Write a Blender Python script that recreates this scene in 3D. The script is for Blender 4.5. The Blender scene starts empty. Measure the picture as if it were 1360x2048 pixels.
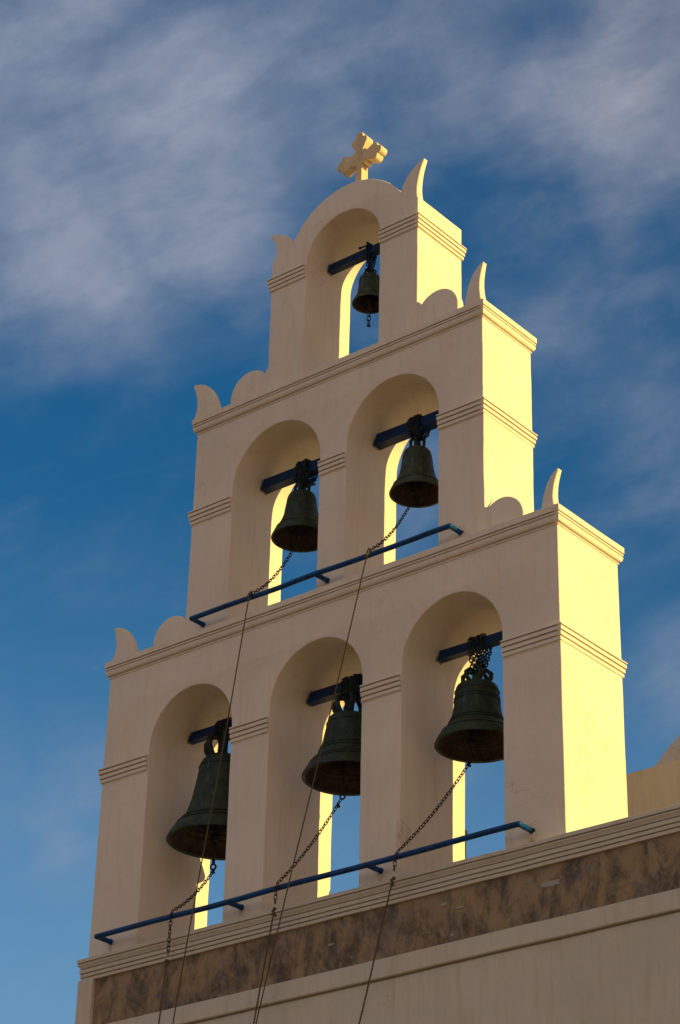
import bpy, bmesh, math, random
from mathutils import Vector, Matrix, noise
S = bpy.context.scene
COL = S.collection
R = math.radians
random.seed(7)

# ------------------------------------------------------------------ camera
CAM = Vector((12.0416, -14.1931, -6.6520))
YAW, PITCH, ROLL, FPX = 0.6948, 0.5057, 0.0257, 4811.4
fwd = Vector((-math.sin(YAW)*math.cos(PITCH), math.cos(YAW)*math.cos(PITCH), math.sin(PITCH)))
rt = fwd.cross(Vector((0, 0, 1))).normalized(); up = rt.cross(fwd)
r2 = rt*math.cos(ROLL) + up*math.sin(ROLL); u2 = up*math.cos(ROLL) - rt*math.sin(ROLL)
cam = bpy.data.cameras.new('camera'); co = bpy.data.objects.new('camera', cam); COL.objects.link(co)
m = Matrix((r2, u2, -fwd)).transposed().to_4x4(); m.translation = CAM
co.matrix_world = m
cam.sensor_fit = 'VERTICAL'; cam.sensor_height = 24.0; cam.lens = FPX/2048*24.0
cam.clip_start = 0.1; cam.clip_end = 3000
S.camera = co
S.render.resolution_x, S.render.resolution_y = 680, 1024

# ------------------------------------------------------------------ sun and sky
SUN_EL, SUN_BACK = R(14.5), R(9.5)              # low sun from +x, a little behind the facade
sdir = Vector((math.cos(SUN_EL)*math.cos(SUN_BACK), math.cos(SUN_EL)*math.sin(SUN_BACK), math.sin(SUN_EL)))
sl = bpy.data.lights.new('sun', 'SUN'); so = bpy.data.objects.new('sun', sl); COL.objects.link(so)
sl.energy = 5.0; sl.angle = R(0.55); sl.color = (1.0, 0.77, 0.235)
so.rotation_euler = sdir.to_track_quat('Z', 'Y').to_euler()
so.location = (20, 5, 12)

W = bpy.data.worlds.new('World'); S.world = W; W.use_nodes = True
nt = W.node_tree; nt.nodes.clear()
def N(t, kind, **kw):
    n = t.nodes.new(kind)
    for k, v in kw.items(): setattr(n, k, v)
    return n
def L(t, a, b): t.links.new(a, b)
def M2(t, op, a, b=None, c=None, clamp=False):
    n = t.nodes.new('ShaderNodeMath'); n.operation = op; n.use_clamp = clamp
    for i, x in enumerate((a, b, c)):
        if x is None: continue
        if isinstance(x, (int, float)): n.inputs[i].default_value = x
        else: t.links.new(x, n.inputs[i])
    return n.outputs[0]
def VM(t, op, a, b=None):
    n = t.nodes.new('ShaderNodeVectorMath'); n.operation = op
    for i, x in enumerate((a, b)):
        if x is None: continue
        if isinstance(x, (tuple, list, Vector)): n.inputs[i].default_value = tuple(x)
        else: t.links.new(x, n.inputs[i])
    return n
def MR(t, v, a, b, c=0.0, d=1.0, kind='SMOOTHSTEP'):
    n = t.nodes.new('ShaderNodeMapRange'); n.interpolation_type = kind
    t.links.new(v, n.inputs[0])
    for i, x in enumerate((a, b, c, d)): n.inputs[i+1].default_value = x
    return n.outputs[0]
def MIX(t, f, a, b, mode='MIX'):
    n = t.nodes.new('ShaderNodeMix'); n.data_type = 'RGBA'; n.blend_type = mode
    for i, x in ((0, f), (6, a), (7, b)):
        if isinstance(x, (int, float)): n.inputs[i].default_value = x
        elif isinstance(x, (tuple, list)): n.inputs[i].default_value = (*x, 1) if len(x) == 3 else x
        else: t.links.new(x, n.inputs[i])
    return n.outputs[2]
def NOISE(t, vec, scale, detail=4, rough=.5, dist=0.0, dim='3D', w=0.0):
    n = t.nodes.new('ShaderNodeTexNoise'); n.noise_dimensions = dim
    if vec is not None: t.links.new(vec, n.inputs['Vector'])
    n.inputs['Scale'].default_value = scale; n.inputs['Detail'].default_value = detail
    n.inputs['Roughness'].default_value = rough; n.inputs['Distortion'].default_value = dist
    if dim == '4D': n.inputs['W'].default_value = w
    return n.outputs['Fac']

def pix_dir(u, v): return (r2*((u-680)/FPX) + u2*(-(v-1024)/FPX) + fwd).normalized()
sky = N(nt, 'ShaderNodeTexSky', sky_type='NISHITA', sun_disc=False)
sky.sun_elevation = SUN_EL
sky.sun_rotation = R(90) - SUN_BACK             # azimuth clockwise from +y
sky.air_density = 1.0; sky.dust_density = 0.3; sky.ozone_density = 2.5
hsv = N(nt, 'ShaderNodeHueSaturation'); L(nt, sky.outputs[0], hsv.inputs['Color'])
hsv.inputs['Saturation'].default_value = SKY_SAT = 1.36
hsv.inputs['Hue'].default_value = 0.497; hsv.inputs['Value'].default_value = .86
tc = N(nt, 'ShaderNodeTexCoord'); D = tc.outputs['Generated']
sep = N(nt, 'ShaderNodeSeparateXYZ'); L(nt, D, sep.inputs[0])
den = M2(nt, 'ADD', M2(nt, 'MAXIMUM', sep.outputs[2], 0.02), 0.12)
cmb = N(nt, 'ShaderNodeCombineXYZ')
L(nt, M2(nt, 'DIVIDE', sep.outputs[0], den), cmb.inputs[0]); L(nt, M2(nt, 'DIVIDE', sep.outputs[1], den), cmb.inputs[1])
P = cmb.outputs[0]
# wind-drawn axes of the high cloud
ax_a = (r2*.93 + u2*.37).normalized(); ax_b = fwd.cross(ax_a).normalized()
def dotv(v): return VM(nt, 'DOT_PRODUCT', D, v).outputs['Value']
cw = N(nt, 'ShaderNodeCombineXYZ')
L(nt, M2(nt, 'MULTIPLY', dotv(ax_a), .62), cw.inputs[0]); L(nt, dotv(ax_b), cw.inputs[1]); L(nt, dotv(fwd), cw.inputs[2])
C3 = cw.outputs[0]
broad = NOISE(nt, C3, 9.0, 4, .55, .25)
wisp = NOISE(nt, C3, 24.0, 9, .62, .35)
fine = NOISE(nt, C3, 70.0, 8, .6, .4)
# cloud banks: wide soft patches of high cloud at their place in the sky
warp = N(nt, 'ShaderNodeTexNoise'); L(nt, D, warp.inputs['Vector']); warp.inputs['Scale'].default_value = 9.0; warp.inputs['Detail'].default_value = 3.0
wv = VM(nt, 'MULTIPLY', VM(nt, 'SUBTRACT', warp.outputs['Color'], (.5, .5, .5)).outputs[0], (.11, .11, .11))
DW = VM(nt, 'NORMALIZE', VM(nt, 'ADD', D, wv.outputs[0]).outputs[0]).outputs[0]
BANKS = [(80, 150, 300, .75), (150, 430, 330, .8), (430, 330, 330, .85), (560, 190, 260, .6), (250, 600, 190, .8), (-250, 300, 400, .6),
         (1260, 190, 300, .62), (1040, 180, 230, .45), (1210, 370, 170, .55), (1000, 330, 160, .3), (760, 60, 260, .45), (1500, 100, 420, .5),
         (20, 650, 90, .55), (1020, 520, 160, .25), (1330, 850, 200, .32), (120, 1600, 200, .50), (-120, 1590, 240, .5), (250, 1180, 150, .22), (900, 1560, 300, .22), (650, 1640, 300, .22), (600, 1000, 160, .15), (1310, 1360, 150, .45), (850, 960, 130, .5), (720, 620, 110, .35)]
acc = None
for (u, v, rad, w) in BANKS:
    c = pix_dir(u, v)
    dt = VM(nt, 'DISTANCE', DW, c).outputs['Value']
    g = MR(nt, dt, 0.0, rad*1.5/FPX, w, 0.0)
    acc = g if acc is None else M2(nt, 'MAXIMUM', acc, g)
fld = M2(nt, 'ADD', M2(nt, 'ADD', M2(nt, 'MULTIPLY', acc, .95), MR(nt, sep.outputs[2], .50, .66, 0.0, .30)), M2(nt, 'MULTIPLY', M2(nt, 'SUBTRACT', broad, .5), 1.35))
fld = M2(nt, 'ADD', fld, M2(nt, 'MULTIPLY', M2(nt, 'SUBTRACT', wisp, .5), .75))
fld = M2(nt, 'ADD', fld, M2(nt, 'MULTIPLY', M2(nt, 'SUBTRACT', fine, .5), .28))
dens = M2(nt, 'ADD', M2(nt, 'MULTIPLY', MR(nt, fld, -.08, 1.30), .86), .0, clamp=True)
cs = N(nt, 'ShaderNodeCombineXYZ')              # fibres drawn out along the wind
L(nt, M2(nt, 'MULTIPLY', dotv(ax_a), .30), cs.inputs[0]); L(nt, dotv(ax_b), cs.inputs[1]); L(nt, dotv(fwd), cs.inputs[2])
fib = NOISE(nt, cs.outputs[0], 30.0, 7, .58, .35)
puff = NOISE(nt, C3, 40.0, 8, .60, .25)
tex = M2(nt, 'ADD', M2(nt, 'MULTIPLY', MR(nt, fib, .33, .68), .42), M2(nt, 'MULTIPLY', MR(nt, puff, .34, .68), .60))
dens = M2(nt, 'MULTIPLY', dens, M2(nt, 'ADD', .64, M2(nt, 'MULTIPLY', tex, .58)), clamp=True)
dens = M2(nt, 'ADD', dens, M2(nt, 'MULTIPLY', MR(nt, fib, .52, .74), .10), clamp=True)
# beyond the view thin cloud goes on, brightened to light the front
away = MR(nt, VM(nt, 'DOT_PRODUCT', D, pix_dir(680, 1024)).outputs['Value'], .94, .80, 0.0, .75)
dens2 = M2(nt, 'MULTIPLY', MR(nt, NOISE(nt, P, 1.3, 6, .55, .5), .42, .62), away)
dens = M2(nt, 'MAXIMUM', dens, dens2)
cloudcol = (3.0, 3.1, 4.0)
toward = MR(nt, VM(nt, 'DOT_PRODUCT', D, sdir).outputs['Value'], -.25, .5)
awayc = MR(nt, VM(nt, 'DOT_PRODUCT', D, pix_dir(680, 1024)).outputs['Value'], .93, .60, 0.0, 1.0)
ccol = MIX(nt, toward, MIX(nt, awayc, (2.6, 2.92, 3.72), (7.6, 6.0, 4.6)), (7.4, 4.8, 2.6))  # off-frame cloud colour raised and warmed to fill the shaded facade
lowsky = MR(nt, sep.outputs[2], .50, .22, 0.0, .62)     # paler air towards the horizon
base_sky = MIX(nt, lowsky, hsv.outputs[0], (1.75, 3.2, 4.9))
base_sky = MIX(nt, MR(nt, sep.outputs[2], .24, .0, 0.0, .9), base_sky, MIX(nt, toward, (5.2, 3.9, 3.0), (9.5, 5.2, 2.2)))    # warm sunset glow added low all round to light the shaded front
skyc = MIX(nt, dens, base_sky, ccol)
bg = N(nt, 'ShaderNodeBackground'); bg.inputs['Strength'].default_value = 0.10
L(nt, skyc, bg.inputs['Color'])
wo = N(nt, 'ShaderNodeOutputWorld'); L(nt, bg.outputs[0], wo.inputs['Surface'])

S.view_settings.view_transform = 'Standard'; S.view_settings.look = 'None'
S.view_settings.exposure = 0.24; S.view_settings.gamma = 1.0
S.view_settings.use_curve_mapping = False
S.render.engine = 'CYCLES'
S.cycles.max_bounces = 5; S.cycles.diffuse_bounces = 2

# ------------------------------------------------------------------ materials
def mat(name, base=(.8, .8, .8), rough=.8, metal=0.0):
    mt = bpy.data.materials.new(name); mt.use_nodes = True
    b = mt.node_tree.nodes['Principled BSDF']
    b.inputs['Base Color'].default_value = (*base, 1); b.inputs['Roughness'].default_value = rough; b.inputs['Metallic'].default_value = metal
    return mt, mt.node_tree, b
def bump(t, b, h, strength, dist):
    n = t.nodes.new('ShaderNodeBump'); n.inputs['Strength'].default_value = strength; n.inputs['Distance'].default_value = dist
    L(t, h, n.inputs['Height']); L(t, n.outputs[0], b.inputs['Normal'])
def objco(t, scale=(1, 1, 1)):
    g = t.nodes.new('ShaderNodeNewGeometry'); mpn = t.nodes.new('ShaderNodeMapping')
    L(t, g.outputs['Position'], mpn.inputs[0]); mpn.inputs['Scale'].default_value = scale
    return mpn.outputs[0]

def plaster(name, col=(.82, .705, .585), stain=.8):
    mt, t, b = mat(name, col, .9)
    p = objco(t); ps = objco(t, (9, 9, 1.1))
    big = NOISE(t, p, 1.3, 5, .6); mid = NOISE(t, p, 6, 6, .65); drip = NOISE(t, ps, 1.6, 6, .6)
    c = MIX(t, MR(t, big, .3, .7, 0, .9), col, tuple(x*.90 for x in col))
    c = MIX(t, MR(t, drip, .46, .74, 0, .75*stain), c, (col[0]*.86, col[1]*.82, col[2]*.76))
    c = MIX(t, MR(t, mid, .60, .85, 0, .5*stain), c, (col[0]*.88, col[1]*.84, col[2]*.77))
    spk = NOISE(t, p, 34, 2, .5)
    c = MIX(t, M2(t, 'MULTIPLY', MR(t, spk, .74, .80), MR(t, mid, .45, .6, 0, .5)), c, (.28, .22, .16))
    # hairline cracks
    vo = t.nodes.new('ShaderNodeTexVoronoi'); vo.feature = 'DISTANCE_TO_EDGE'; vo.inputs['Scale'].default_value = 1.7
    wn = t.nodes.new('ShaderNodeTexNoise'); L(t, p, wn.inputs['Vector']); wn.inputs['Scale'].default_value = 3.0; wn.inputs['Detail'].default_value = 5
    pw = VM(t, 'ADD', p, VM(t, 'MULTIPLY', wn.outputs['Color'], (.5, .5, .5)).outputs[0]).outputs[0]
    L(t, pw, vo.inputs['Vector'])
    crk = M2(t, 'MULTIPLY', MR(t, vo.outputs['Distance'], .0, .006, 1, 0), MR(t, NOISE(t, p, .9, 2), .56, .66))
    c = MIX(t, M2(t, 'MULTIPLY', crk, .5*stain), c, (.3, .24, .18))
    L(t, c, b.inputs['Base Color'])
    # rust and soot runs below brackets, beam ends and rope marks
    sx = t.nodes.new('ShaderNodeSeparateXYZ'); L(t, p, sx.inputs[0])
    runs = None
    for (x0, z0, wx, hz) in ((.905, .42, .022, .22), (-.738, .09, .03, .10), (.733, .09, .035, .10), (2.203, .05, .03, .12), (-2.243, .08, .025, .10), (-.003, 2.96, .03, .10), (-1.462, 2.96, .03, .10), (1.452, 2.97, .025, .10)):
        ddx = M2(t, 'ABSOLUTE', M2(t, 'SUBTRACT', sx.outputs[0], x0)); ddz = M2(t, 'ABSOLUTE', M2(t, 'SUBTRACT', sx.outputs[2], z0))
        g = M2(t, 'MULTIPLY', MR(t, ddx, 0, wx*1.6, 1, 0), MR(t, ddz, 0, hz, 1, 0))
        runs = g if runs is None else M2(t, 'MAXIMUM', runs, g)
    runs = M2(t, 'MULTIPLY', runs, MR(t, sx.outputs[1], .13, .16, 1, 0))
    runm = M2(t, 'MULTIPLY', runs, MR(t, NOISE(t, objco(t, (30, 30, 12)), 2.2, 5, .7), .40, .62))
    c = MIX(t, M2(t, 'MULTIPLY', runm, .85*min(1, stain+.3)), c, (.42, .24, .12))
    t.links.new(c, b.inputs['Base Color'])
    hgt = M2(t, 'ADD', M2(t, 'MULTIPLY', NOISE(t, p, 11, 6, .6), .6), M2(t, 'MULTIPLY', NOISE(t, p, 70, 4, .6), .22))
    hgt = M2(t, 'ADD', hgt, M2(t, 'MULTIPLY', NOISE(t, objco(t, (14, 14, 2)), 2.2, 4, .5), .3))
    hgt = M2(t, 'SUBTRACT', hgt, M2(t, 'MULTIPLY', crk, .25))
    bump(t, b, hgt, .62, .014)
    return mt
PL = plaster('cream_plaster')
PLC = plaster('cream_plaster_crest', stain=1.1)
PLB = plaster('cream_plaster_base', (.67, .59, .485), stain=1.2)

def old_render():
    mt, t, b = mat('old_render', (.2, .16, .12), .95)
    p = objco(t); a = NOISE(t, objco(t, (1.3, 1, .7)), 3.6, 10, .76, .4); c2 = NOISE(t, p, 4.5, 8, .7, .9); d = NOISE(t, p, 12, 8, .7, .4); e = NOISE(t, objco(t, (1, 1, .45)), 3.4, 7, .65, .6)
    c = MIX(t, MR(t, a, .38, .60), (.105, .078, .056), (.34, .235, .135))
    c = MIX(t, MR(t, c2, .50, .68, 0, .7), c, (.115, .122, .145))
    c = MIX(t, MR(t, e, .52, .66, 0, .85), c, (.39, .265, .135))
    c = MIX(t, MR(t, d, .52, .70, 0, .65), c, (.33, .27, .21))
    c = MIX(t, MR(t, NOISE(t, p, 7, 6, .7), .60, .76, 0, .55), c, (.07, .062, .062))
    vo = t.nodes.new('ShaderNodeTexVoronoi'); vo.feature = 'DISTANCE_TO_EDGE'; vo.inputs['Scale'].default_value = 1.4
    wn = t.nodes.new('ShaderNodeTexNoise'); L(t, p, wn.inputs['Vector']); wn.inputs['Scale'].default_value = 4.0; wn.inputs['Detail'].default_value = 6
    L(t, VM(t, 'ADD', p, VM(t, 'MULTIPLY', wn.outputs['Color'], (.45, .45, .45)).outputs[0]).outputs[0], vo.inputs['Vector'])
    crk = M2(t, 'MULTIPLY', MR(t, vo.outputs['Distance'], 0, .012, 1, 0), MR(t, NOISE(t, p, 1.5, 2), .48, .58))
    c = MIX(t, M2(t, 'MULTIPLY', crk, .3), c, (.06, .045, .035))
    L(t, c, b.inputs['Base Color'])
    hh = M2(t, 'SUBTRACT', M2(t, 'ADD', M2(t, 'MULTIPLY', d, .8), M2(t, 'MULTIPLY', NOISE(t, p, 55, 5, .65), .4)), M2(t, 'MULTIPLY', crk, .6))
    bump(t, b, hh, .7, .012)
    return mt
OLD = old_render()
DAUB = plaster('grey_daub', (.42, .38, .32), 1.5)

def paint(name, col, worn, rough=.42, amt=.5):
    mt, t, b = mat(name, col, rough)
    b.inputs['Specular IOR Level'].default_value = .22
    p = objco(t); n1 = NOISE(t, p, 9, 6, .65, .4); n2 = NOISE(t, p, 40, 5, .65)
    c = MIX(t, MR(t, n1, .42, .68, 0, amt), col, worn)
    c = MIX(t, MR(t, n2, .66, .72, 0, .5), c, (.10, .05, .03))
    L(t, c, b.inputs['Base Color'])
    b.inputs['Roughness'].default_value = rough
    bump(t, b, n2, .35, .004)
    return mt
RAIL = paint('blue_rail_paint', (.001, .055, .21), (.003, .025, .07), .38, .8)
BEAM = paint('dark_blue_paint', (.001, .028, .12), (.006, .014, .035), .55, .7)
def bronze(name, a, bb, cc, met=.25, rough=.6):
    mt, t, b = mat(name, a, rough, met)
    p = objco(t); st = objco(t, (14, 14, 1.6))
    c = MIX(t, MR(t, NOISE(t, p, 8, 7, .65, .5), .38, .64), a, bb)
    c = MIX(t, MR(t, NOISE(t, st, 2.6, 6, .65), .52, .70, 0, .85), c, cc)
    c = MIX(t, MR(t, NOISE(t, p, 60, 3, .6), .68, .74, 0, .6), c, (.14, .16, .12))
    L(t, c, b.inputs['Base Color']); L(t, MR(t, NOISE(t, p, 14, 4, .6), .3, .7, rough-.12, rough+.15), b.inputs['Roughness'])
    bump(t, b, M2(t, 'ADD', NOISE(t, p, 22, 5, .6), M2(t, 'MULTIPLY', NOISE(t, p, 90, 3, .6), .35)), .3, .006)
    return mt
BRZ = bronze('dark_green_bronze', (.013, .026, .012), (.026, .044, .024), (.05, .085, .055))
BRZ2 = bronze('patina_bronze', (.026, .038, .018), (.050, .072, .038), (.12, .17, .13))
RUSTY = bronze('bell_inside_bronze', (.014, .009, .006), (.045, .022, .010), (.09, .045, .018), .1, .75)
IRON = bronze('rusty_iron', (.018, .012, .010), (.045, .022, .014), (.09, .04, .02), .3, .7)
CRWN = bronze('dark_crown_iron', (.012, .013, .012), (.022, .03, .03), (.01, .05, .07), .3, .6)
SOCK = bronze('stained_mortar', (.16, .13, .10), (.36, .29, .22), (.5, .42, .33), 0, .95)
ROPE, t_, b_ = mat('old_rope', (.12, .085, .05), .95)
ROPE2, t_, b_ = mat('old_rope_dark', (.08, .05, .03), .95)
GREEN = paint('dark_green_paint', (.008, .02, .014), (.012, .018, .012), .5)

# ------------------------------------------------------------------ mesh helpers
def link(o, parent=None):
    COL.objects.link(o)
    if parent is not None: o.parent = parent
    return o
def mesh(name, verts, faces, m_, parent=None, smooth=None):
    me = bpy.data.meshes.new(name); me.from_pydata([tuple(v) for v in verts], [], faces); me.validate()
    bmm = bmesh.new(); bmm.from_mesh(me); bmesh.ops.recalc_face_normals(bmm, faces=bmm.faces); bmm.to_mesh(me); bmm.free()
    for mm in (m_ if isinstance(m_, (list, tuple)) else [m_]): me.materials.append(mm)
    if smooth is not None:
        for p in me.polygons: p.use_smooth = True
        me.set_sharp_from_angle(angle=R(smooth))
    return link(bpy.data.objects.new(name, me), parent)
def empty(name, loc, label, cat, group=None):
    o = bpy.data.objects.new(name, None); o.location = loc; COL.objects.link(o)
    o.empty_display_size = .2
    o['label'] = label; o['category'] = cat
    if group: o['group'] = group
    return o
def tag(o, label, cat, group=None):
    o['label'] = label; o['category'] = cat
    if group: o['group'] = group
    return o
class MB:
    def __init__(s): s.v = []; s.f = []
    def add(s, vs, fs):
        n = len(s.v); s.v += [Vector(x) for x in vs]; s.f += [tuple(i+n for i in f) for f in fs]
    def box(s, a, b, j=0.0):
        (x0, y0, z0), (x1, y1, z1) = a, b
        vs = [(x, y, z) for z in (z0, z1) for y in (y0, y1) for x in (x0, x1)]
        if j: vs = [tuple(c+random.uniform(-j, j) for c in v) for v in vs]
        s.add(vs, [(0, 1, 3, 2), (4, 6, 7, 5), (0, 4, 5, 1), (2, 3, 7, 6), (0, 2, 6, 4), (1, 5, 7, 3)])
    def tube(s, pts, r, n=10, cap=True, closed=False):
        pts = [Vector(p) for p in pts]; rs = r if isinstance(r, (list, tuple)) else [r]*len(pts)
        K = len(pts); ref = None; base = len(s.v)
        for i, p in enumerate(pts):
            a = pts[(i-1) % K] if (closed or i > 0) else p
            b = pts[(i+1) % K] if (closed or i < K-1) else p
            d = (b-a).normalized()
            if ref is None:
                ref = d.orthogonal().normalized()
            x = (ref - d*ref.dot(d)).normalized(); y = d.cross(x); ref = x
            for k in range(n):
                q = 2*math.pi*k/n; s.v.append(p + (x*math.cos(q)+y*math.sin(q))*rs[i])
        for i in range(K if closed else K-1):
            j = (i+1) % K
            for k in range(n):
                s.f.append((base+i*n+k, base+i*n+(k+1) % n, base+j*n+(k+1) % n, base+j*n+k))
        if cap and not closed:
            s.f.append(tuple(base+k for k in range(n))[::-1]); s.f.append(tuple(base+(K-1)*n+k for k in range(n)))
    def lathe(s, prof, c, n=40, tilt=None, cap=False):
        base = len(s.v); c = Vector(c)
        for (r, z) in prof:
            for k in range(n):
                q = 2*math.pi*k/n; p = Vector((r*math.cos(q), r*math.sin(q), z))
                if tilt is not None: p = tilt @ p
                s.v.append(c+p)
        for i in range(len(prof)-1):
            for k in range(n):
                s.f.append((base+i*n+k, base+i*n+(k+1) % n, base+(i+1)*n+(k+1) % n, base+(i+1)*n+k))
        if cap:
            s.f.append(tuple(base+k for k in range(n))); s.f.append(tuple(base+(len(prof)-1)*n+k for k in range(n)))
    def sphere(s, c, r, n=10, sc=(1, 1, 1)):
        prof = [(max(1e-4, r*math.sin(math.pi*i/n))*1, -r*math.cos(math.pi*i/n)) for i in range(n+1)]
        base = len(s.v); s.lathe(prof, (0, 0, 0), n+4)
        for i in range(base, len(s.v)):
            v = s.v[i]; s.v[i] = Vector((v.x*sc[0], v.y*sc[1], v.z*sc[2])) + Vector(c)
    def build(s, name, m_, parent=None, smooth=None): return mesh(name, s.v, s.f, m_, parent, smooth)

def wob(x, y, z, a=.004, f=1.3):
    n = noise.noise_vector(Vector((x*f+3.1, y*f+7.7, z*f+1.3)))
    return (x+n.x*a, y+n.y*a, z+n.z*a)

def plate(name, outlines, y0, y1, m_, parent, bev=.010, amp=.004):
    """flat outlines (first is the outer, the rest are holes) in x,z, given real thickness y0..y1, with softened hand-made edges"""
    cu = bpy.data.curves.new('tmp', 'CURVE'); cu.dimensions = '2D'; cu.fill_mode = 'BOTH'
    cu.extrude = (y1-y0)/2 - bev; cu.bevel_depth = bev; cu.bevel_resolution = 2; cu.offset = -bev
    for ol in outlines:
        pts = []
        K = len(ol)
        for i in range(K):                       # subdivide so that edges can waver
            a, b = ol[i], ol[(i+1) % K]; d = math.dist(a, b); n = max(1, int(d/.07))
            for k in range(n):
                x = a[0]+(b[0]-a[0])*k/n; z = a[1]+(b[1]-a[1])*k/n
                nv = noise.noise_vector(Vector((x*2.3, z*2.3, 5.0)))
                n2 = noise.noise_vector(Vector((x*9, z*9, 2.0)))
                pts.append((x+nv.x*amp+n2.x*.0022, z+nv.y*amp+n2.y*.0022))
        sp = cu.splines.new('POLY'); sp.points.add(len(pts)-1); sp.use_cyclic_u = True
        for p, q in zip(sp.points, pts): p.co = (q[0], q[1], 0, 1)
    ob = bpy.data.objects.new('tmp', cu); COL.objects.link(ob)
    dg = bpy.context.evaluated_depsgraph_get(); dg.update()
    me = bpy.data.meshes.new_from_object(ob.evaluated_get(dg))
    bpy.data.objects.remove(ob); bpy.data.curves.remove(cu)
    ym = (y0+y1)/2
    for v in me.vertices:
        x, z, h = v.co; v.co = (x, ym - h, z)
    bmm = bmesh.new(); bmm.from_mesh(me); bmesh.ops.remove_doubles(bmm, verts=bmm.verts, dist=.0004)
    bmesh.ops.recalc_face_normals(bmm, faces=bmm.faces); bmm.to_mesh(me); bmm.free()
    me.materials.clear(); me.materials.append(m_)
    for p in me.polygons: p.use_smooth = True; p.material_index = 0
    me.set_sharp_from_angle(angle=R(16))
    me.name = name
    return link(bpy.data.objects.new(name, me), parent)

def sweep(name, path, prof, m_, parent, closed=False, amp=.003, cap_top=None):
    """profile (outward p, z) swept along a path of (x, y) corners; outward is to the right of travel"""
    K = len(path); segs = []
    n_ = K if closed else K-1
    nor = []
    for i in range(n_):
        a, b = Vector(path[i]), Vector(path[(i+1) % K]); d = (b-a).normalized(); nor.append(Vector((d.y, -d.x)))
    stations = []
    for i in range(n_):
        a, b = Vector(path[i]), Vector(path[(i+1) % K]); d = (b-a); ln = d.length
        ma = nor[i] if (not closed and i == 0) else (nor[i-1]+nor[i]).normalized()/max(.3, math.cos(nor[i-1].angle(nor[i])/2))
        stations.append((a, ma))
        k = max(1, int(ln/.16))
        for j in range(1, k): stations.append((a+d*j/k, nor[i]))
    if not closed: stations.append((Vector(path[-1]), nor[-1]))
    vs = []; fs = []; P_ = len(prof)
    for (p, mv) in stations:
        for (o, z) in prof:
            q = p+mv*o; vs.append(wob(q.x, q.y, z, amp, 2.2))
    T = len(stations)
    for i in range(T if closed else T-1):
        j = (i+1) % T
        for k in range(P_-1): fs.append((i*P_+k, j*P_+k, j*P_+k+1, i*P_+k+1))
    if not closed:
        fs.append(tuple(range(P_))); fs.append(tuple((T-1)*P_+k for k in range(P_)))
        for i in range(T-1): fs.append((i*P_, (i+1)*P_, (i+1)*P_+P_-1, i*P_+P_-1))
    else:
        fs.append(tuple(i*P_ for i in range(T)))
        fs.append(tuple(i*P_+P_-1 for i in range(T)))
    return mesh(name, vs, fs, m_, parent, smooth=30)

def arc(cx, cz, r, a0, a1, n=24, rz=None):
    rz = rz or r
    return [(cx+r*math.cos(R(a0+(a1-a0)*i/n)), cz+rz*math.sin(R(a0+(a1-a0)*i/n))) for i in range(n+1)]
def hole(c, hw, zb, zs): return [(c-hw, zb)] + [(c+hw, zb)] + arc(c, zs, hw, 0, 180, 30)

# ------------------------------------------------------------------ ground
def ground():
    mt, t, b = mat('stone_paving', (.34, .25, .17), .9)
    p = objco(t)
    c = MIX(t, MR(t, NOISE(t, p, .6, 6, .6), .35, .65), (.20, .15, .10), (.15, .11, .075))
    L(t, c, b.inputs['Base Color']); bump(t, b, NOISE(t, p, 6, 5), .4, .02)
    n = 24; vs = []; fs = []
    rad = [0, 5, 10, 20, 40, 80, 200, 600, 1500]
    vs.append((0, 0, -8.3))
    for r in rad[1:]:
        for k in range(n): q = 2*math.pi*k/n; vs.append((r*math.cos(q), r*math.sin(q), -8.3))
    for k in range(n): fs.append((0, 1+k, 1+(k+1) % n))
    for i in range(len(rad)-2):
        for k in range(n): fs.append((1+i*n+k, 1+i*n+(k+1) % n, 1+(i+1)*n+(k+1) % n, 1+(i+1)*n+k))
    o = mesh('ground', vs, fs, mt); o['kind'] = 'structure'
    return o
ground()

# ------------------------------------------------------------------ church body under the tower
church = empty('church', (4, 0, -8.3), 'cream church front under the bell tower with a dark mottled strip below its cornice', 'church')
def cpart(o): o.location = -church.location; return o
XL, XR = -2.52, 13.0
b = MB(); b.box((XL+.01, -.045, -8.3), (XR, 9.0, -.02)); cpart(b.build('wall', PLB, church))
# lower wall skin, lip, margin strip
def strip(name, x0, x1, prof, m_=PLB, amp=.004):
    # prof: (y, z) points, front first; built along x with slight waver
    n = int((x1-x0)/.2); vs = []; fs = []; K = len(prof)
    for i in range(n+1):
        x = x0+(x1-x0)*i/n
        for (y, z) in prof:
            w = wob(x, y, z, amp, 1.7); vs.append((x, w[1], w[2]))
    for i in range(n):
        for k in range(K-1): fs.append((i*K+k, (i+1)*K+k, (i+1)*K+k+1, i*K+k+1))
        fs.append((i*K+K-1, (i+1)*K+K-1, (i+1)*K, i*K))
    fs.append(tuple(range(K))); fs.append(tuple(n*K+k for k in range(K)))
    return cpart(mesh(name, vs, fs, m_, church, smooth=30))
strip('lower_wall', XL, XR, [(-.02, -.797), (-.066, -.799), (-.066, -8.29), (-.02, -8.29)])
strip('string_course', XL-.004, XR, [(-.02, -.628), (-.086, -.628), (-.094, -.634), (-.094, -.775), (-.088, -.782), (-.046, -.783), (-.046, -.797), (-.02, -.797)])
b = MB(); b.box((XL-.002, -.086, -.630), (-2.345, -.03, -.185)); cpart(b.build('corner_strip', PLB, church))
strip('render_band', -2.347, XR, [(-.03, -.185), (-.052, -.185), (-.052, -.632), (-.03, -.632)], OLD, .003)
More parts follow.
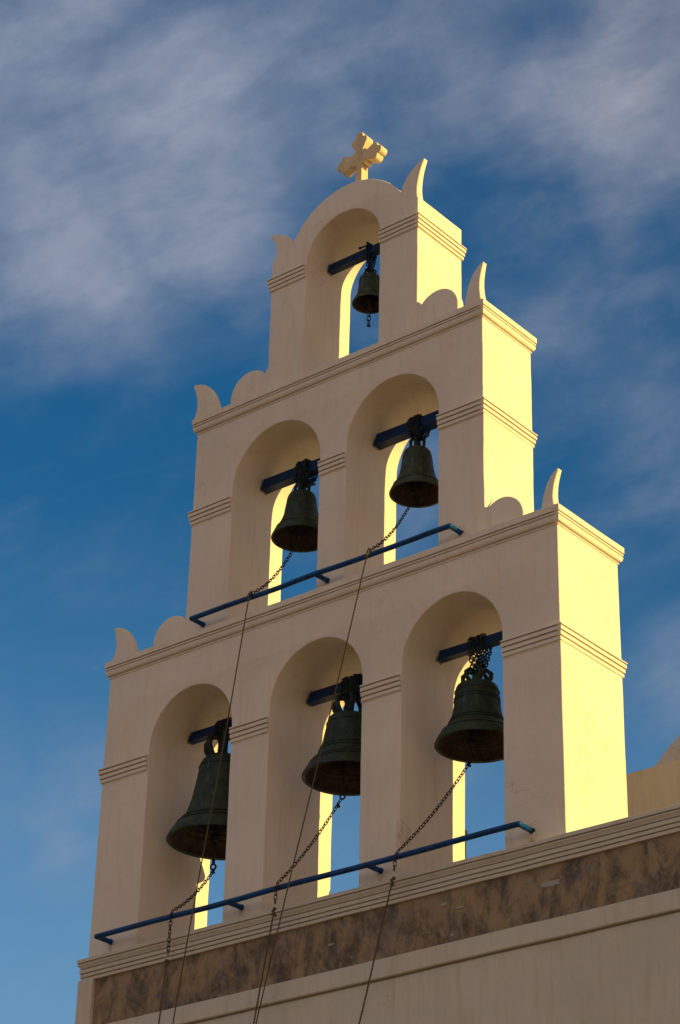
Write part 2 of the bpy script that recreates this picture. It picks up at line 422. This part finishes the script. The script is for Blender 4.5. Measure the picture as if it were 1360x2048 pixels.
# cornice: fascia, ovolo and three fillets, wrapping the left corner
pr = [(-.03, 0.004), (.056, 0.004), (.061, -.002), (.061, -.030), (.042, -.031), (.042, -.042), (.057, -.0425)]
pr += [(.058-.020*math.sin(R(a))**2*1.0, -.044-.036*(a/90)) for a in (15, 35, 55, 75, 90)]
pr += [(.022, -.081), (.022, -.091), (.042, -.0915), (.041, -.122), (.023, -.123), (.023, -.133), (.036, -.1335), (.035, -.158), (.016, -.159), (.016, -.169), (.031, -.1695), (.030, -.194), (-.03, -.194)]
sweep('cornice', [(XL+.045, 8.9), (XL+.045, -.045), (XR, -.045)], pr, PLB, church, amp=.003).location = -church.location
# roof terrace behind, its parapet, small drum and dome
b = MB(); b.box((XL+.1, 1.0, -.05), (XR, 8.9, .10)); cpart(b.build('roof', PLB, church))
strip_par = MB(); strip_par.box((1.05, 2.2, .08), (XR-.05, 2.5, 1.485)); cpart(strip_par.build('parapet', PLB, church))
dm = MB(); dm.lathe([(1.34, -1.5), (1.34, -.10), (1.38, -.08), (1.38, 0), (1.30, .01)] + [(1.30*math.cos(R(a)), 1.30*math.sin(R(a))) for a in range(4, 90, 4)] + [(.01, 1.3)], (1.844, 4.5, 1.59), 72)
cpart(dm.build('dome', PLB, church, smooth=30))

def daub(name, x, z, w, h, n=26, seed=1):
    rnd = random.Random(seed); vs = []; K = n
    for k in range(K):
        q = 2*math.pi*k/K; rr = rnd.uniform(.78, 1.12)
        vs.append((x+w/2*math.copysign(abs(math.cos(q))**.7, math.cos(q))*rr, -.0555, z+h/2*math.sin(q)*rnd.uniform(.7, 1.2)))
    vs += [(x+(v[0]-x)*.8, -.060, z+(v[2]-z)*.8) for v in vs]
    vs2 = [(v[0], -.045, v[2]) for v in vs[:K]]
    vs += vs2
    fs = [tuple(range(K, 2*K))] + [(k, (k+1) % K, K+(k+1) % K, K+k) for k in range(K)] + [(2*K+k, 2*K+(k+1) % K, (k+1) % K, k) for k in range(K)]
    return cpart(mesh(name, vs, fs, DAUB, church))
daub('plaster_daub', 2.388, -.342, .20, .055)
daub('plaster_daub', 1.40, -.300, .07, .03, 14, 5); daub('plaster_daub', 1.555, -.355, .09, .022, 14, 8)
daub('plaster_daub', 1.48, -.56, .03, .03, 10, 9); daub('plaster_daub', .28, -.40, .07, .02, 12, 11)

# ------------------------------------------------------------------ bell tower
tower = empty('bell_tower', (0, .44, 0), 'three tiered cream plaster bell tower with six arched openings, lit yellow on its right side', 'bell tower')
def tpart(o): o.location = -tower.location; return o
T1 = dict(w=2.5, y0=0.0, y1=.881, z0=-.02, z1=2.84, holes=[(-1.445, .49, 1.87), (-.01, .51, 1.89), (1.43, .51, 1.89)], band=1.807)
T2 = dict(w=1.683, y0=.1116, y1=.848, z0=2.85, z1=5.22, holes=[(-.66, .525, 4.335), (.69, .515, 4.335)], band=4.247)
T3 = dict(w=.893, y0=.185, y1=.865, z0=5.24, z1=6.80, holes=[(.007, .45, 6.565)], band=6.585, c=.0135)
HB = .03
def body(T, c=0.0):
    w = T['w']
    outer = [(c-w-.012, T['z0']), (c+w+.012, T['z0']), (c+w, T['z1']), (c-w, T['z1'])]
    hs = [hole(h[0], h[1], T['z0']+HB+.02, h[2]) for h in T['holes']]
    return tpart(plate('wall', [outer]+hs, T['y0'], T['y1'], PL, tower))
body(T1); body(T2, .0033)
# top tier: square shoulders with a round gable rising from them, horns at the front corners
c3 = T3['c']; w3 = T3['w']
g = arc(.035, 6.58, .744, 17, 163, 40)
outer = [(c3-w3, T3['z0']), (c3+w3, T3['z0']), (c3+w3, 6.79)] + g + [(c3-w3, 6.79)]
tpart(plate('wall', [outer, hole(.007, .45, T3['z0']+.06, 6.565)], T3['y0'], T3['y1'], PL, tower))

def cornice(T, ztop, c=0.0):
    x0, x1, y0, y1 = c-T['w'], c+T['w'], T['y0'], T['y1']
    pr = [(-.02, 0), (.036, 0), (.041, -.004), (.041, -.058), (.022, -.059), (.022, -.069), (.036, -.0695), (.035, -.083), (.020, -.084), (.020, -.094), (.034, -.0945)]
    pr += [(.034-.022*(1-math.cos(R(a))), -.094-.048*math.sin(R(a))) for a in (18, 36, 54, 72, 90)]
    pr += [(-.004, -.144), (-.004, -.154), (.009, -.1545), (.008, -.164), (-.004, -.165), (-.004, -.173), (-.02, -.176)]
    pr = [(o, z+ztop) for o, z in pr]
    return tpart(sweep('cornice', [(x0, y1), (x0, y0), (x1, y0), (x1, y1)], pr, PL, tower, closed=True))
cornice(T1, 2.875); cornice(T2, 5.261, .0033)

def bands(T, c=0.0):
    zt = T['band']
    pr = [(-.015, .002), (.033, .002), (.036, -.003), (.036, -.010), (.014, -.0115), (.014, -.021), (.030, -.0215), (.030, -.052), (.006, -.053), (.006, -.063), (.022, -.0635), (.021, -.094), (-.002, -.095), (-.002, -.105), (.014, -.1055), (.013, -.134), (-.006, -.136), (-.006, -.146), (.004, -.1465), (-.015, -.152)]
    pr = [(o, z+zt) for o, z in pr]
    x0, x1, y0, y1 = c-T['w'], c+T['w'], T['y0'], T['y1']
    hs = T['holes']
    jl = hs[0][0]-hs[0][1]-.004; jr = hs[-1][0]+hs[-1][1]+.004
    tpart(sweep('band', [(x0+.18, y1), (x0, y1), (x0, y0), (jl, y0)], pr, PL, tower))
    tpart(sweep('band', [(jr, y0), (x1, y0), (x1, y1), (x1-.18, y1)], pr, PL, tower))
    for a, b_2 in zip(hs[:-1], hs[1:]):
        tpart(sweep('band', [(a[0]+a[1]+.004, y0), (b_2[0]-b_2[1]-.004, y0)], pr, PL, tower))
bands(T1); bands(T2, .0033); bands(T3, c3)

def bez(p0, p1, p2, n=8): return [((1-t)**2*p0[0]+2*t*(1-t)*p1[0]+t*t*p2[0], (1-t)**2*p0[1]+2*t*(1-t)*p1[1]+t*t*p2[1]) for t in [i/n for i in range(n+1)]]
def crest(name, ol, y0, th=.09): return tpart(plate(name, [ol], y0, y0+th, PLC, tower, bev=.014, amp=.005))
# round bumps beside each upper tier, in the plane of that tier's front
def bumpc(cx, r, cz, zb, y0, wallx, s):
    ol = [(cx+s*r, zb)] + [(cx+s*r*math.cos(R(a)), cz+r*math.sin(R(a))) for a in range(0, 146, 6)]
    nx, nz = ol[-1]
    ol += [(wallx+s*.03, nz+.03), (wallx-s*.01, nz+.085), (wallx-s*.012, zb)]
    if s < 0: ol = ol[::-1]
    return crest('round_crest', ol, y0+.002)
bumpc(1.13, .235, 5.42, 5.24, .185, .905, 1); bumpc(-1.11, .235, 5.40, 5.24, .185, -.88, -1)
bumpc(1.865, .222, 3.0, 2.85, .112, 1.69, 1); bumpc(-1.87, .222, 3.0, 2.85, .112, -1.68, -1)
# horns at the corners
def horn(outer_b, tip, inner_b, y0, s, th=.095, cin=.5, cout=.35, zb=None):
    zb = zb if zb is not None else outer_b[1]
    oc = (outer_b[0]-s*(.05 if s > 0 else .10), outer_b[1]+(tip[1]-outer_b[1])*.42)
    ic = (inner_b[0]+s*.04, inner_b[1]+(tip[1]-inner_b[1])*(.90 if s < 0 else .80))
    o_ = bez(outer_b, oc, tip); tt = (tip[0]-s*(.045 if s < 0 else .024), tip[1]+.004)
    i_ = bez(tt, ic, inner_b)
    tipc = (tip[0]-s*(.012 if s > 0 else .022), tip[1]+.010)
    ol = [(inner_b[0], zb-.06), (outer_b[0], zb-.06)] + o_ + [tipc] + i_
    ob = crest('horn_crest', ol if s > 0 else ol[::-1], y0, th)
    for v in ob.data.vertices:                    # the plate thins towards its tip
        t = max(0, min(1, (v.co.z-zb)/(tip[1]-zb))); v.co.y = y0+(v.co.y-y0)*(1-.45*t)
    return ob
horn((2.490, 2.87), (2.530, 3.215), (2.345, 2.87), -.01, 1)
horn((-2.500, 2.87), (-2.490, 3.222), (-2.21, 2.87), -.01, -1)
horn((1.70, 5.255), (1.725, 5.655), (1.505, 5.255), .085, 1)
horn((-1.73, 5.255), (-1.745, 5.655), (-1.42, 5.255), .085, -1)
horn((c3+w3-.003, 6.77), (.975, 7.205), (.66, 6.80), .187, 1, .10)
horn((c3-w3+.003, 6.80), (-.925, 7.12), (-.60, 6.80), .187, -1, .10)

# blue beams set into the reveals
def beam(T, i, z, y, s=.095, sag=0.0):
    c, hw, zs = T['holes'][i]
    b = MB(); h = s/2; n = 6; e = .05
    for k in range(n+1):
        x = c-hw-e+(2*hw+2*e)*k/n
        jj = [noise.noise(Vector((x*7, i*3+z, q)))*.003 for q in range(4)]
        b.v += [Vector((x, y-h+jj[0], z-h)), Vector((x, y+h, z-h+jj[1])), Vector((x, y+h+jj[2], z+h)), Vector((x, y-h, z+h+jj[3]))]
    for k in range(n):
        for q in range(4): b.f.append((k*4+q, k*4+(q+1) % 4, (k+1)*4+(q+1) % 4, (k+1)*4+q))
    b.f.append((3, 2, 1, 0)); b.f.append((n*4, n*4+1, n*4+2, n*4+3))
    return tpart(b.build('beam', BEAM, tower))
BZ = {'1A': (T1, 0, 2.12, .475, .08), '1B': (T1, 1, 2.13, .475, .09), '1C': (T1, 2, 2.125, .455, .078), '2A': (T2, 0, 4.53, .52, .10), '2B': (T2, 1, 4.53, .51, .105), '3': (T3, 0, 6.70, .52, .075)}
for k in BZ: beam(*BZ[k])
# ragged mortar and rust stain around the beam sockets
def socket(T, i, z, y, s):
    c, hw, zs = T['holes'][i]; rnd = random.Random(i*7+int(z*10)); vs = []; fs = []; K = 28
    for ring in range(4):
        for k in range(K):
            q = 2*math.pi*k/K; sq = 1/max(abs(math.cos(q)), abs(math.sin(q)))
            rr = s*(.42, .50, .56, .64)[ring]*min(sq, 1.25)*(rnd.uniform(.93, 1.12) if ring else 1)
            yy = y+math.cos(q)*rr; zz = z+math.sin(q)*rr
            x = c-math.sqrt(max(.01, hw*hw-max(0, zz-zs)**2))
            vs.append((x+(.012, .010, .004, -.006)[ring]*rnd.uniform(.5, 1.3), yy, zz))
    for ring in range(3):
        for k in range(K): fs.append((ring*K+k, ring*K+(k+1) % K, (ring+1)*K+(k+1) % K, (ring+1)*K+k))
    return tpart(mesh('socket_mortar', vs, fs, SOCK, tower))
for k in ('1A', '1B', '1C', '2A', '2B', '3'): socket(*BZ[k])

# cross
CX, CY, CZ_ = .076, .36, 7.705
aw = .040
disks = [(0, .262, .047), (-.056, .202, .045), (.056, .202, .045)]
for q in (-1, 1): disks += [(q*.232, 0, .047), (q*.184, -.056, .045), (q*.184, .056, .045), (q*.064, .064, .024), (q*.064, -.064, .024)]
def inside(x, z): return (abs(x) < aw and -.42 < z < .21) or (abs(z) < aw and abs(x) < .19) or any((x-a)**2+(z-b)**2 < c*c for a, b, c in disks)
ol = []
for k in range(220):
    q = 2*math.pi*k/220; r = .46
    while r > .03 and not inside(r*math.cos(q), r*math.sin(q)): r -= .0015
    ol.append((CX+r*math.cos(q), CZ_+r*math.sin(q)))
CRM = plaster('weathered_cross_plaster', (.74, .57, .36), 2.4)
x_ = tpart(plate('cross', [ol], CY-.050, CY+.050, CRM, tower, bev=.009, amp=.003)); x_['label'] = 'weathered cream cross with three-lobed arm ends'

# ------------------------------------------------------------------ rails
def rail(xs, xe, y, z, ywall, brackets, label, plate_right, zt):
    o = empty('bell_rope_rail', ((xs+xe)/2, y, z), label, 'rail', 'blue rails the bell ropes run over')
    off = -o.location
    b = MB(); pts = [(xs+(xe-xs)*i/14, y+.003*math.sin(i*1.7), z+.004*math.sin(i*1.1)) for i in range(15)]
    b.tube(pts, .0235, 14); q = b.build('rail_tube', RAIL, o, smooth=50); q.location = off
    for i, x in enumerate(brackets):
        b = MB(); last = (i == len(brackets)-1)
        b.tube([(x, y+(0.0 if i in (0, len(brackets)-1) else .012), z-(0 if i in (0, len(brackets)-1) else .004)), (x, ywall-.012, z)], .0225, 14)
        b.tube([(x, ywall-.014, z), (x, ywall+.02, z)], .026, 12)
        q = b.build('bracket', RAIL, o, smooth=50); q.location = off
        if i in (0, len(brackets)-1):
            b = MB(); b.sphere((x, y, z), .0245, 10); q = b.build('elbow', RAIL, o, smooth=60); q.location = off
    if True:
        x = brackets[-1]
        b = MB(); b.box((x-.022, ywall-.012, z-.085), (x+.022, ywall+.01, z+.085), .001)
        b.sphere((x, ywall-.014, z+.06), .009, 6); b.sphere((x, ywall-.014, z-.06), .009, 6)
        q = b.build('wall_plate', PL, o); q.location = off
rail(-2.243, 2.203, -.176, .137, 0.0, [-2.243, -.738, .733, 2.203], 'long blue pipe rail along the foot of the lowest three arches', True, 0)
rail(-1.462, 1.452, -.045, 3.013, .1116, [-1.462, -.003, 1.452], 'shorter blue pipe rail along the foot of the middle two arches', False, 0)

# ------------------------------------------------------------------ chain links
def link_mesh(name, ln, wd, wr, m_):
    b = MB(); pts = []; h = ln/2-wd/2
    for i in range(7): a = R(-90+180*i/6); pts.append((wd/2*math.sin(a)*0+ (wd/2)*math.cos(a)*1.0*0, 0, 0))
    pts = []
    for i in range(6): a = R(180*i/5); pts.append((math.cos(a)*wd/2, 0, h+math.sin(a)*wd/2))
    for i in range(6): a = R(180+180*i/5); pts.append((math.cos(a)*wd/2, 0, -h+math.sin(a)*wd/2))
    b.tube(pts, wr, 5, closed=True)
    me = bpy.data.meshes.new(name); me.from_pydata([tuple(v) for v in b.v], [], b.f); me.materials.append(m_)
    for p in me.polygons: p.use_smooth = True
    return me, b
LINK, LB = link_mesh('chain_link', .052, .028, .0044, IRON)
_x, WB = link_mesh('wrap_link', .046, .030, .0068, IRON)
def resample(pts, step):
    pts = [Vector(p) for p in pts]; out = [pts[0]]; acc_ = 0; i = 0; cur = pts[0]
    while i < len(pts)-1:
        d = (pts[i+1]-cur).length
        if d >= step-1e-9 and True:
            cur = cur+(pts[i+1]-cur).normalized()*step; out.append(cur)
        else:
            # advance to the point on later segments at distance `step`
            j = i+1; found = False
            while j < len(pts)-1:
                a, b_3 = pts[j], pts[j+1]
                if (b_3-cur).length >= step:
                    lo, hi = 0.0, 1.0
                    for _ in range(20):
                        md = (lo+hi)/2
                        if (a.lerp(b_3, md)-cur).length < step: lo = md
                        else: hi = md
                    cur = a.lerp(b_3, hi); out.append(cur); i = j; found = True; break
                j += 1
            if not found: break
    return out
def link_mats(pts, step, sc=1.0, twist0=0.0):
    q = resample(pts, step); ms = []
    for i in range(len(q)-1):
        d = (q[i+1]-q[i]).normalized(); x = d.cross(Vector((.35, .8, .1))).normalized(); y = d.cross(x)
        a = twist0+R(50 if i % 2 else -40)+random.uniform(-.25, .25); x2 = x*math.cos(a)+y*math.sin(a); y2 = d.cross(x2)
        mm = Matrix((x2, y2, d)).transposed().to_4x4() @ Matrix.Scale(sc, 4); mm.translation = (q[i]+q[i+1])/2
        ms.append(mm)
    return ms
def sagline(a, b_4, sag, n=16):
    a = Vector(a); b_4 = Vector(b_4)
    return [a.lerp(b_4, i/n) - Vector((0, 0, sag*4*(i/n)*(1-i/n))) for i in range(n+1)]
def chain(pts, label, sc=.88, shackle=None):
    pts = [Vector(p) for p in pts]
    o = empty('bell_chain', pts[0], label, 'chain', 'iron chains that pull the clappers'); off = Matrix.Translation(-Vector(o.location))
    for mm in link_mats(pts, .041*sc, sc):
        c = bpy.data.objects.new('link', LINK); COL.objects.link(c); c.parent = o; c.matrix_local = off @ mm
    if shackle:
        b = MB(); b.sphere((0, 0, 0), .016, 5, (1, .8, 1.3)); b.tube([(-.02, 0, .01), (.02, .005, -.012)], .005, 5); b.tube([(.0, -.015, .016), (.004, .016, -.016)], .005, 5)
        q = b.build('knotted_wire', IRON, o); q.location = Vector(shackle)-o.location
    return o
# ------------------------------------------------------------------ ropes
def rope(a, b_5, label, mt=None, knot=True, r=.0062, zend=-7.2):
    a = Vector(a); b_5 = Vector(b_5); d = b_5-a; k = (zend-a.z)/d.z; e = a+d*k
    n = 420; ph = .024; L_ = (e-a).length
    o = empty('bell_rope', a, label, 'rope', 'ropes hanging down the front')
    dirn = (e-a).normalized(); x = dirn.orthogonal().normalized(); y = dirn.cross(x)
    for s in range(2):
        b = MB(); pts = []
        # two laid strands; only the upper 5 m are finely twisted
        Lf = min(L_, 5.2); m_ = int(Lf/.0075)
        for i in range(m_+1):
            t = Lf*i/m_; q = 2*math.pi*t/ph/2+math.pi*s
            w = Vector((math.sin(t*1.3)*.006, math.cos(t*1.1)*.004, 0))
            pts.append(a+dirn*t+w*min(1, t)+(x*math.cos(q)+y*math.sin(q))*r*.62)
        if L_ > Lf: pts.append(e+(x*math.cos(math.pi*s))*r*.6)
        b.tube(pts, r*.72, 5); q_ = b.build('strand', mt or ROPE, o, smooth=60); q_.location = -a
    if knot:
        b = MB()
        for i in range(4): b.sphere((random.uniform(-.008, .008), random.uniform(-.008, .008), -.018*i), .015-.001*i, 6)
        b.tube([(0, 0, -.02), (.03, -.01, .0)], .004, 5); b.tube([(0, 0, -.03), (-.026, -.008, -.05)], .004, 5)
        q_ = b.build('knot', mt or ROPE, o, smooth=60)
    return o

# ------------------------------------------------------------------ bells
def smooth_prof(pr, n=3):
    out = []
    for i in range(len(pr)-1):
        p0 = pr[max(0, i-1)]; p1 = pr[i]; p2 = pr[i+1]; p3 = pr[min(len(pr)-1, i+2)]
        for k in range(n):
            t = k/n
            out.append(tuple(.5*((2*p1[j])+(-p0[j]+p2[j])*t+(2*p0[j]-5*p1[j]+4*p2[j]-p3[j])*t*t+(-p0[j]+3*p1[j]-3*p2[j]+p3[j])*t**3) for j in (0, 1)))
    out.append(pr[-1]); return out
def ribs(prof, zs, r, h=.012, d=.016):
    """raised rings round a bell profile at heights zs (in units of r)"""
    out = []
    for i in range(len(prof)-1):
        (ra, za), (rb, zb) = prof[i], prof[i+1]; out.append(prof[i])
        for z in sorted(zs):
            if za <= z < zb:
                t = (z-za)/(zb-za); rr = ra+(rb-ra)*t
                out += [(rr, z-h*.9), (rr+d, z-h*.5), (rr+d, z+h*.5), (rr, z+h*.9)]
    out.append(prof[-1])
    res = [out[0]]
    for p in out[1:]:
        if p[1] > res[-1][1]-1e-6: res.append(p)
    return res
def bell(key, c, r, prof, ring_zs, label, m_, beam_z, beam_y, bs, style, clap=(0, 0), clapz=-.25, tilt=0.0, lugs=True, crown_h=.17):
    c = Vector(c)
    o = empty('bell', c, label, 'bell', 'bronze bells hanging in the arches of the tower')
    pr = smooth_prof(prof, 3); pr = ribs(pr, ring_zs, r)
    out = [(a*r, z*r) for a, z in pr]
    top = out[-1][1]
    tl = Matrix.Rotation(tilt, 3, 'Y')
    b = MB(); b.lathe([(.93*r, .015*r), (.985*r, -.012*r)] + out + [(.004, top+.012*r)], (0, 0, 0), 56, tl)
    b.build('bell_body', m_, o, smooth=28)
    b = MB(); inn = [(max(.02, a-.075)*r if a > .5 else (a-.05)*r, z*r) for a, z in pr if z > .05 and z < prof[-1][1]-.12]
    inn = [(.93*r, .014*r)] + inn + [(.01, top-.07*r)]
    b.lathe(inn, (0, 0, 0), 56, tl); b.build('bell_inside', RUSTY, o, smooth=30)
    # clapper: rod, ball and eye
    cx_, cy_ = clap; b = MB()
    zt = top-.12*r; zb = clapz*r
    b.tube([(0, 0, zt), (cx_*.5*r, cy_*.5*r, zt*.45), (cx_*r*.9, cy_*r*.9, .22*r)], [.012, .014, .018], 8)
    b.sphere((cx_*r*.95, cy_*r*.95, .10*r), .095*r, 10, (1, 1, 1.15))
    b.tube([(cx_*r*.95, cy_*r*.95, .06*r), (cx_*r, cy_*r, zb+.05*r)], [.04*r, .03*r], 8)
    rr = .055*r if r > .2 else .07*r
    ringp = [(cx_*r+rr*math.cos(2*math.pi*i/12)*.8, cy_*r+rr*math.cos(2*math.pi*i/12)*.5, zb-.0*r+rr*math.sin(2*math.pi*i/12)) for i in range(12)]
    b.tube(ringp, .016*r+.002, 6, closed=True)
    b.build('clapper', IRON, o, smooth=50)
    # crown with its cannons
    b = MB(); hh = crown_h
    b.lathe([(.30*r, top-.01), (.27*r, top+.02*r), (.20*r, top+.05*r), (.10*r, top+.06*r), (.10*r, top+hh*.9), (.07*r, top+hh), (.005, top+hh)], (0, 0, 0), 20)
    for k in range(6 if lugs else 4):
        q = 2*math.pi*k/(6 if lugs else 4)+.35; dx, dy = math.cos(q), math.sin(q)
        w1 = .26*r; w2 = (.34 if lugs else .25)*r
        b.tube([(dx*w1*.9, dy*w1*.9, top), (dx*w2, dy*w2, top+hh*.35), (dx*w2*1.02, dy*w2*1.02, top+hh*.62), (dx*w2*.7, dy*w2*.7, top+hh*.9), (dx*.06*r, dy*.06*r, top+hh*.86)], [.055*r, .06*r, .06*r, .052*r, .05*r], 8)
    b.build('crown', CRWN if style != 'C' else m_, o, smooth=50)
    # hanging chain wrapped round the beam, down to the crown
    b = MB(); h = bs/2+.018; bz = beam_z-c.z; by = beam_y-c.y
    rnd = random.Random(hash(key) % 1000 if False else sum(map(ord, key)))
    turns = {'A': 5, 'B': 7, 'C': 4, 'D': 5, 'E': 4, 'F': 1}[style]
    wdt = {'A': .13, 'B': .16, 'C': .12, 'D': .13, 'E': .12, 'F': .02}[style]*(1 if r > .3 else .75)
    zc = top+hh*.72
    ms = []
    for k in range(turns):
        xo = (k/(max(1, turns-1))-.5)*wdt; xo2 = xo*.6+rnd.uniform(-.01, .01)
        loop = [(xo2, by*.2-.02, zc), (xo, by-h, bz-h*.9), (xo+.004, by-h, bz+h*.8), (xo+.006, by-h*.6, bz+h), (xo+.01, by+h*.6, bz+h), (xo+.01, by+h, bz+h*.8), (xo+.012, by+h, bz-h*.9), (xo2+.01, by*.2+.02, zc)]
        ms += link_mats(loop, .030, .85, rnd.uniform(0, 3))
        if style in 'ABDE':
            loop = [(xo-.01, by-h-.012, bz+h*.3), (xo+.02, by-h-.014, bz-h*.5), (xo+.03*rnd.uniform(-1, 1), by-h-.01, bz-h-.03), (xo*.5, by*.3, zc+.02)]
            ms += link_mats(loop, .028, .8, rnd.uniform(0, 3))
    for mm in ms:
        base = len(b.v); b.v += [mm @ v for v in WB.v]; b.f += [tuple(i+base for i in f) for f in WB.f]
    b.build('hanging_chain', CHN, o, smooth=60)
    if style == 'F' or style in 'BD':
        b = MB()
        if style == 'F':      # iron strap over the little beam, with a bolt through it
            b.box((-.020, by-h+.008, bz-h-.02), (.020, by-h+.016, bz+h+.012)); b.box((-.020, by+h-.016, bz-h-.02), (.020, by+h-.008, bz+h+.012)); b.box((-.022, by-h+.006, bz+h+.004), (.022, by+h-.006, bz+h+.016))
            b.box((-.016, -.012, top+.02), (.016, .012, bz-h+.01))
            b.tube([(-.09, by-h-.01, bz+h*.8), (-.02, by-h+.0, bz+h*.9)], .010, 6); b.sphere((-.085, by-h-.012, bz+h*.8), .016, 6)
            b.sphere((0, by-h-.004, bz+h+.02), .014, 6)
        else:
            for q in (-1, 1): b.box((q*.045-.012, by-h+.006, bz-h-.05), (q*.045+.012, by-h+.014, bz+h+.01))
            b.box((-.06, by-h+.004, bz-h-.06), (.06, by+h-.004, bz-h-.045))
        b.build('strap', BEAM, o)
    return o
CHN = bronze('blue_painted_chain', (.008, .010, .012), (.006, .022, .032), (.008, .05, .07), .2, .6)

PC = [(1, 0), (.99, .05), (.90, .22), (.76, .40), (.66, .55), (.595, .75), (.55, 1.0), (.53, 1.22), (.515, 1.38), (.47, 1.50), (.33, 1.565)]
PB = [(1, 0), (.99, .05), (.88, .24), (.75, .40), (.67, .52), (.585, .75), (.525, 1.0), (.49, 1.22), (.47, 1.33), (.41, 1.43), (.25, 1.48)]
PA = [(1, 0), (.99, .05), (.88, .24), (.73, .42), (.65, .58), (.575, .85), (.515, 1.2), (.47, 1.5), (.45, 1.60), (.38, 1.70), (.22, 1.75)]
P2A = [(1, 0), (.99, .05), (.90, .25), (.76, .48), (.66, .70), (.575, .98), (.53, 1.3), (.50, 1.52), (.43, 1.68), (.27, 1.75)]
P2B = [(1, 0), (.99, .05), (.90, .25), (.76, .50), (.66, .74), (.60, 1.05), (.56, 1.35), (.52, 1.62), (.44, 1.78), (.27, 1.86)]
P3 = [(1, 0), (.98, .08), (.85, .32), (.74, .58), (.68, .9), (.64, 1.3), (.62, 1.62), (.58, 1.76), (.30, 1.86)]
bell('1C', (1.383, .42, 1.196), .352, PC, (.30, .52, .60, 1.10, 1.17, 1.34), 'dark green bell with raised rings in the lower right arch', BRZ, 2.125, .455, .085, 'C', (-.15, -.06), -.32, crown_h=.13)
bell('1B', (.03, .41, 1.244), .390, PB, (.28, .36, .58, .66, 1.25), 'dark bell in the middle arch of the lowest tier, hung by thick chain', BRZ, 2.13, .475, .10, 'B', (-.10, -.04), -.42, crown_h=.19)
bell('1A', (-1.448, .44, 1.012), .455, PA, (.30, .40, 1.5), 'biggest bell, in the lowest left arch, dark green with a chipped wide lip', BRZ, 2.12, .475, .085, 'A', (-.06, -.04), -.50, tilt=R(1.5), crown_h=.24)
bell('2A', (-.642, .47, 3.792), .270, P2A, (.34,), 'plain dark bell in the left arch of the middle tier', BRZ, 4.53, .52, .115, 'D', (-.12, -.08), -.30, lugs=False, crown_h=.12)
bell('2B', (.678, .50, 3.825), .248, P2B, (.32,), 'streaked green bell in the right arch of the middle tier', BRZ2, 4.53, .51, .12, 'E', (-.14, -.08), -.28, lugs=False, crown_h=.14)
bell('3', (.085, .51, 6.095), .167, P3, (.36, 1.5), 'smallest bell, mossy green, hanging alone in the top arch under the cross', BRZ2, 6.70, .52, .075, 'F', (-.02, -.03), -.25, crown_h=.085)

# pull chains and ropes
chain(sagline((1.290, .44, 1.085), (1.049, -.195, .168), .05) + [(1.044, -.206, .137), (1.040, -.207, .10), (1.024, -.208, -.02)], 'chain from the ringed bell at the lower right arch down over the blue rail', shackle=(1.288, .43, 1.06))
rope((1.021, -.21, -.05), (.800, -.33, -1.206), 'rope on the cream wall nearest the right, below the lower right bell')
chain(sagline((-.062, .44, 1.085), (-.181, -.195, .175), .05) + [(-.185, -.206, .143), (-.187, -.207, .10), (-.194, -.209, -.02)], 'chain from the middle bell of the lowest tier down over the blue rail', shackle=(-.085, .43, 1.03))
rope((-.195, -.21, -.05), (-.269, -.33, -1.018), 'left rope of the close pair, tied to the chain of the lowest middle bell')
chain(sagline((-1.455, .41, .745), (-1.345, -.195, .18), .05) + [(-1.345, -.206, .148), (-1.346, -.208, .10), (-1.350, -.215, -.24)], 'chain from the biggest bell at lower left down over the blue rail', shackle=(-1.455, .40, .73))
rope((-1.350, -.22, -.262), (-1.298, -.33, -.838), 'leftmost rope, tied to the chain of the biggest bell')
chain(sagline((-.735, .47, 3.69), (-.738, -.055, 3.045), .07), 'chain from the bell in the middle tier left arch to the upper blue rail', .92, shackle=(-.74, -.06, 3.043))
rope((-.742, -.078, 3.03), (-1.102, -.36, -.88), 'long thin rope hanging from the left end of the upper rail past the biggest bell', r=.0052)
chain(sagline((.628, .475, 3.735), (.605, -.055, 3.052), .07), 'chain from the streaked green bell in the middle tier to the upper blue rail', .92, shackle=(.60, -.06, 3.05))
rope((.598, -.078, 3.03), (-.224, -.34, -1.029), 'long thin rope slanting from the upper rail across the lowest middle arch', r=.0052)
chain([(.084, .505, 6.05), (.084, .503, 5.86)], 'short loose end of chain dangling under the smallest bell', 1.15, shackle=(.086, .50, 5.85))

# small dark green box standing on the roof just behind the right arch
bx = empty('metal_box', (.70, 1.16, .10), 'narrow dark green box behind the lower right arch, glimpsed under the big ringed bell', 'box')
b = MB(); b.box((.60, 1.08, .10), (.765, 1.10, .78)); q = b.build('casing', GREEN, bx); q.location = -bx.location
b = MB(); b.box((.59, 1.075, .785), (.775, 1.105, .82)); q = b.build('lid', GREEN, bx); q.location = -bx.location
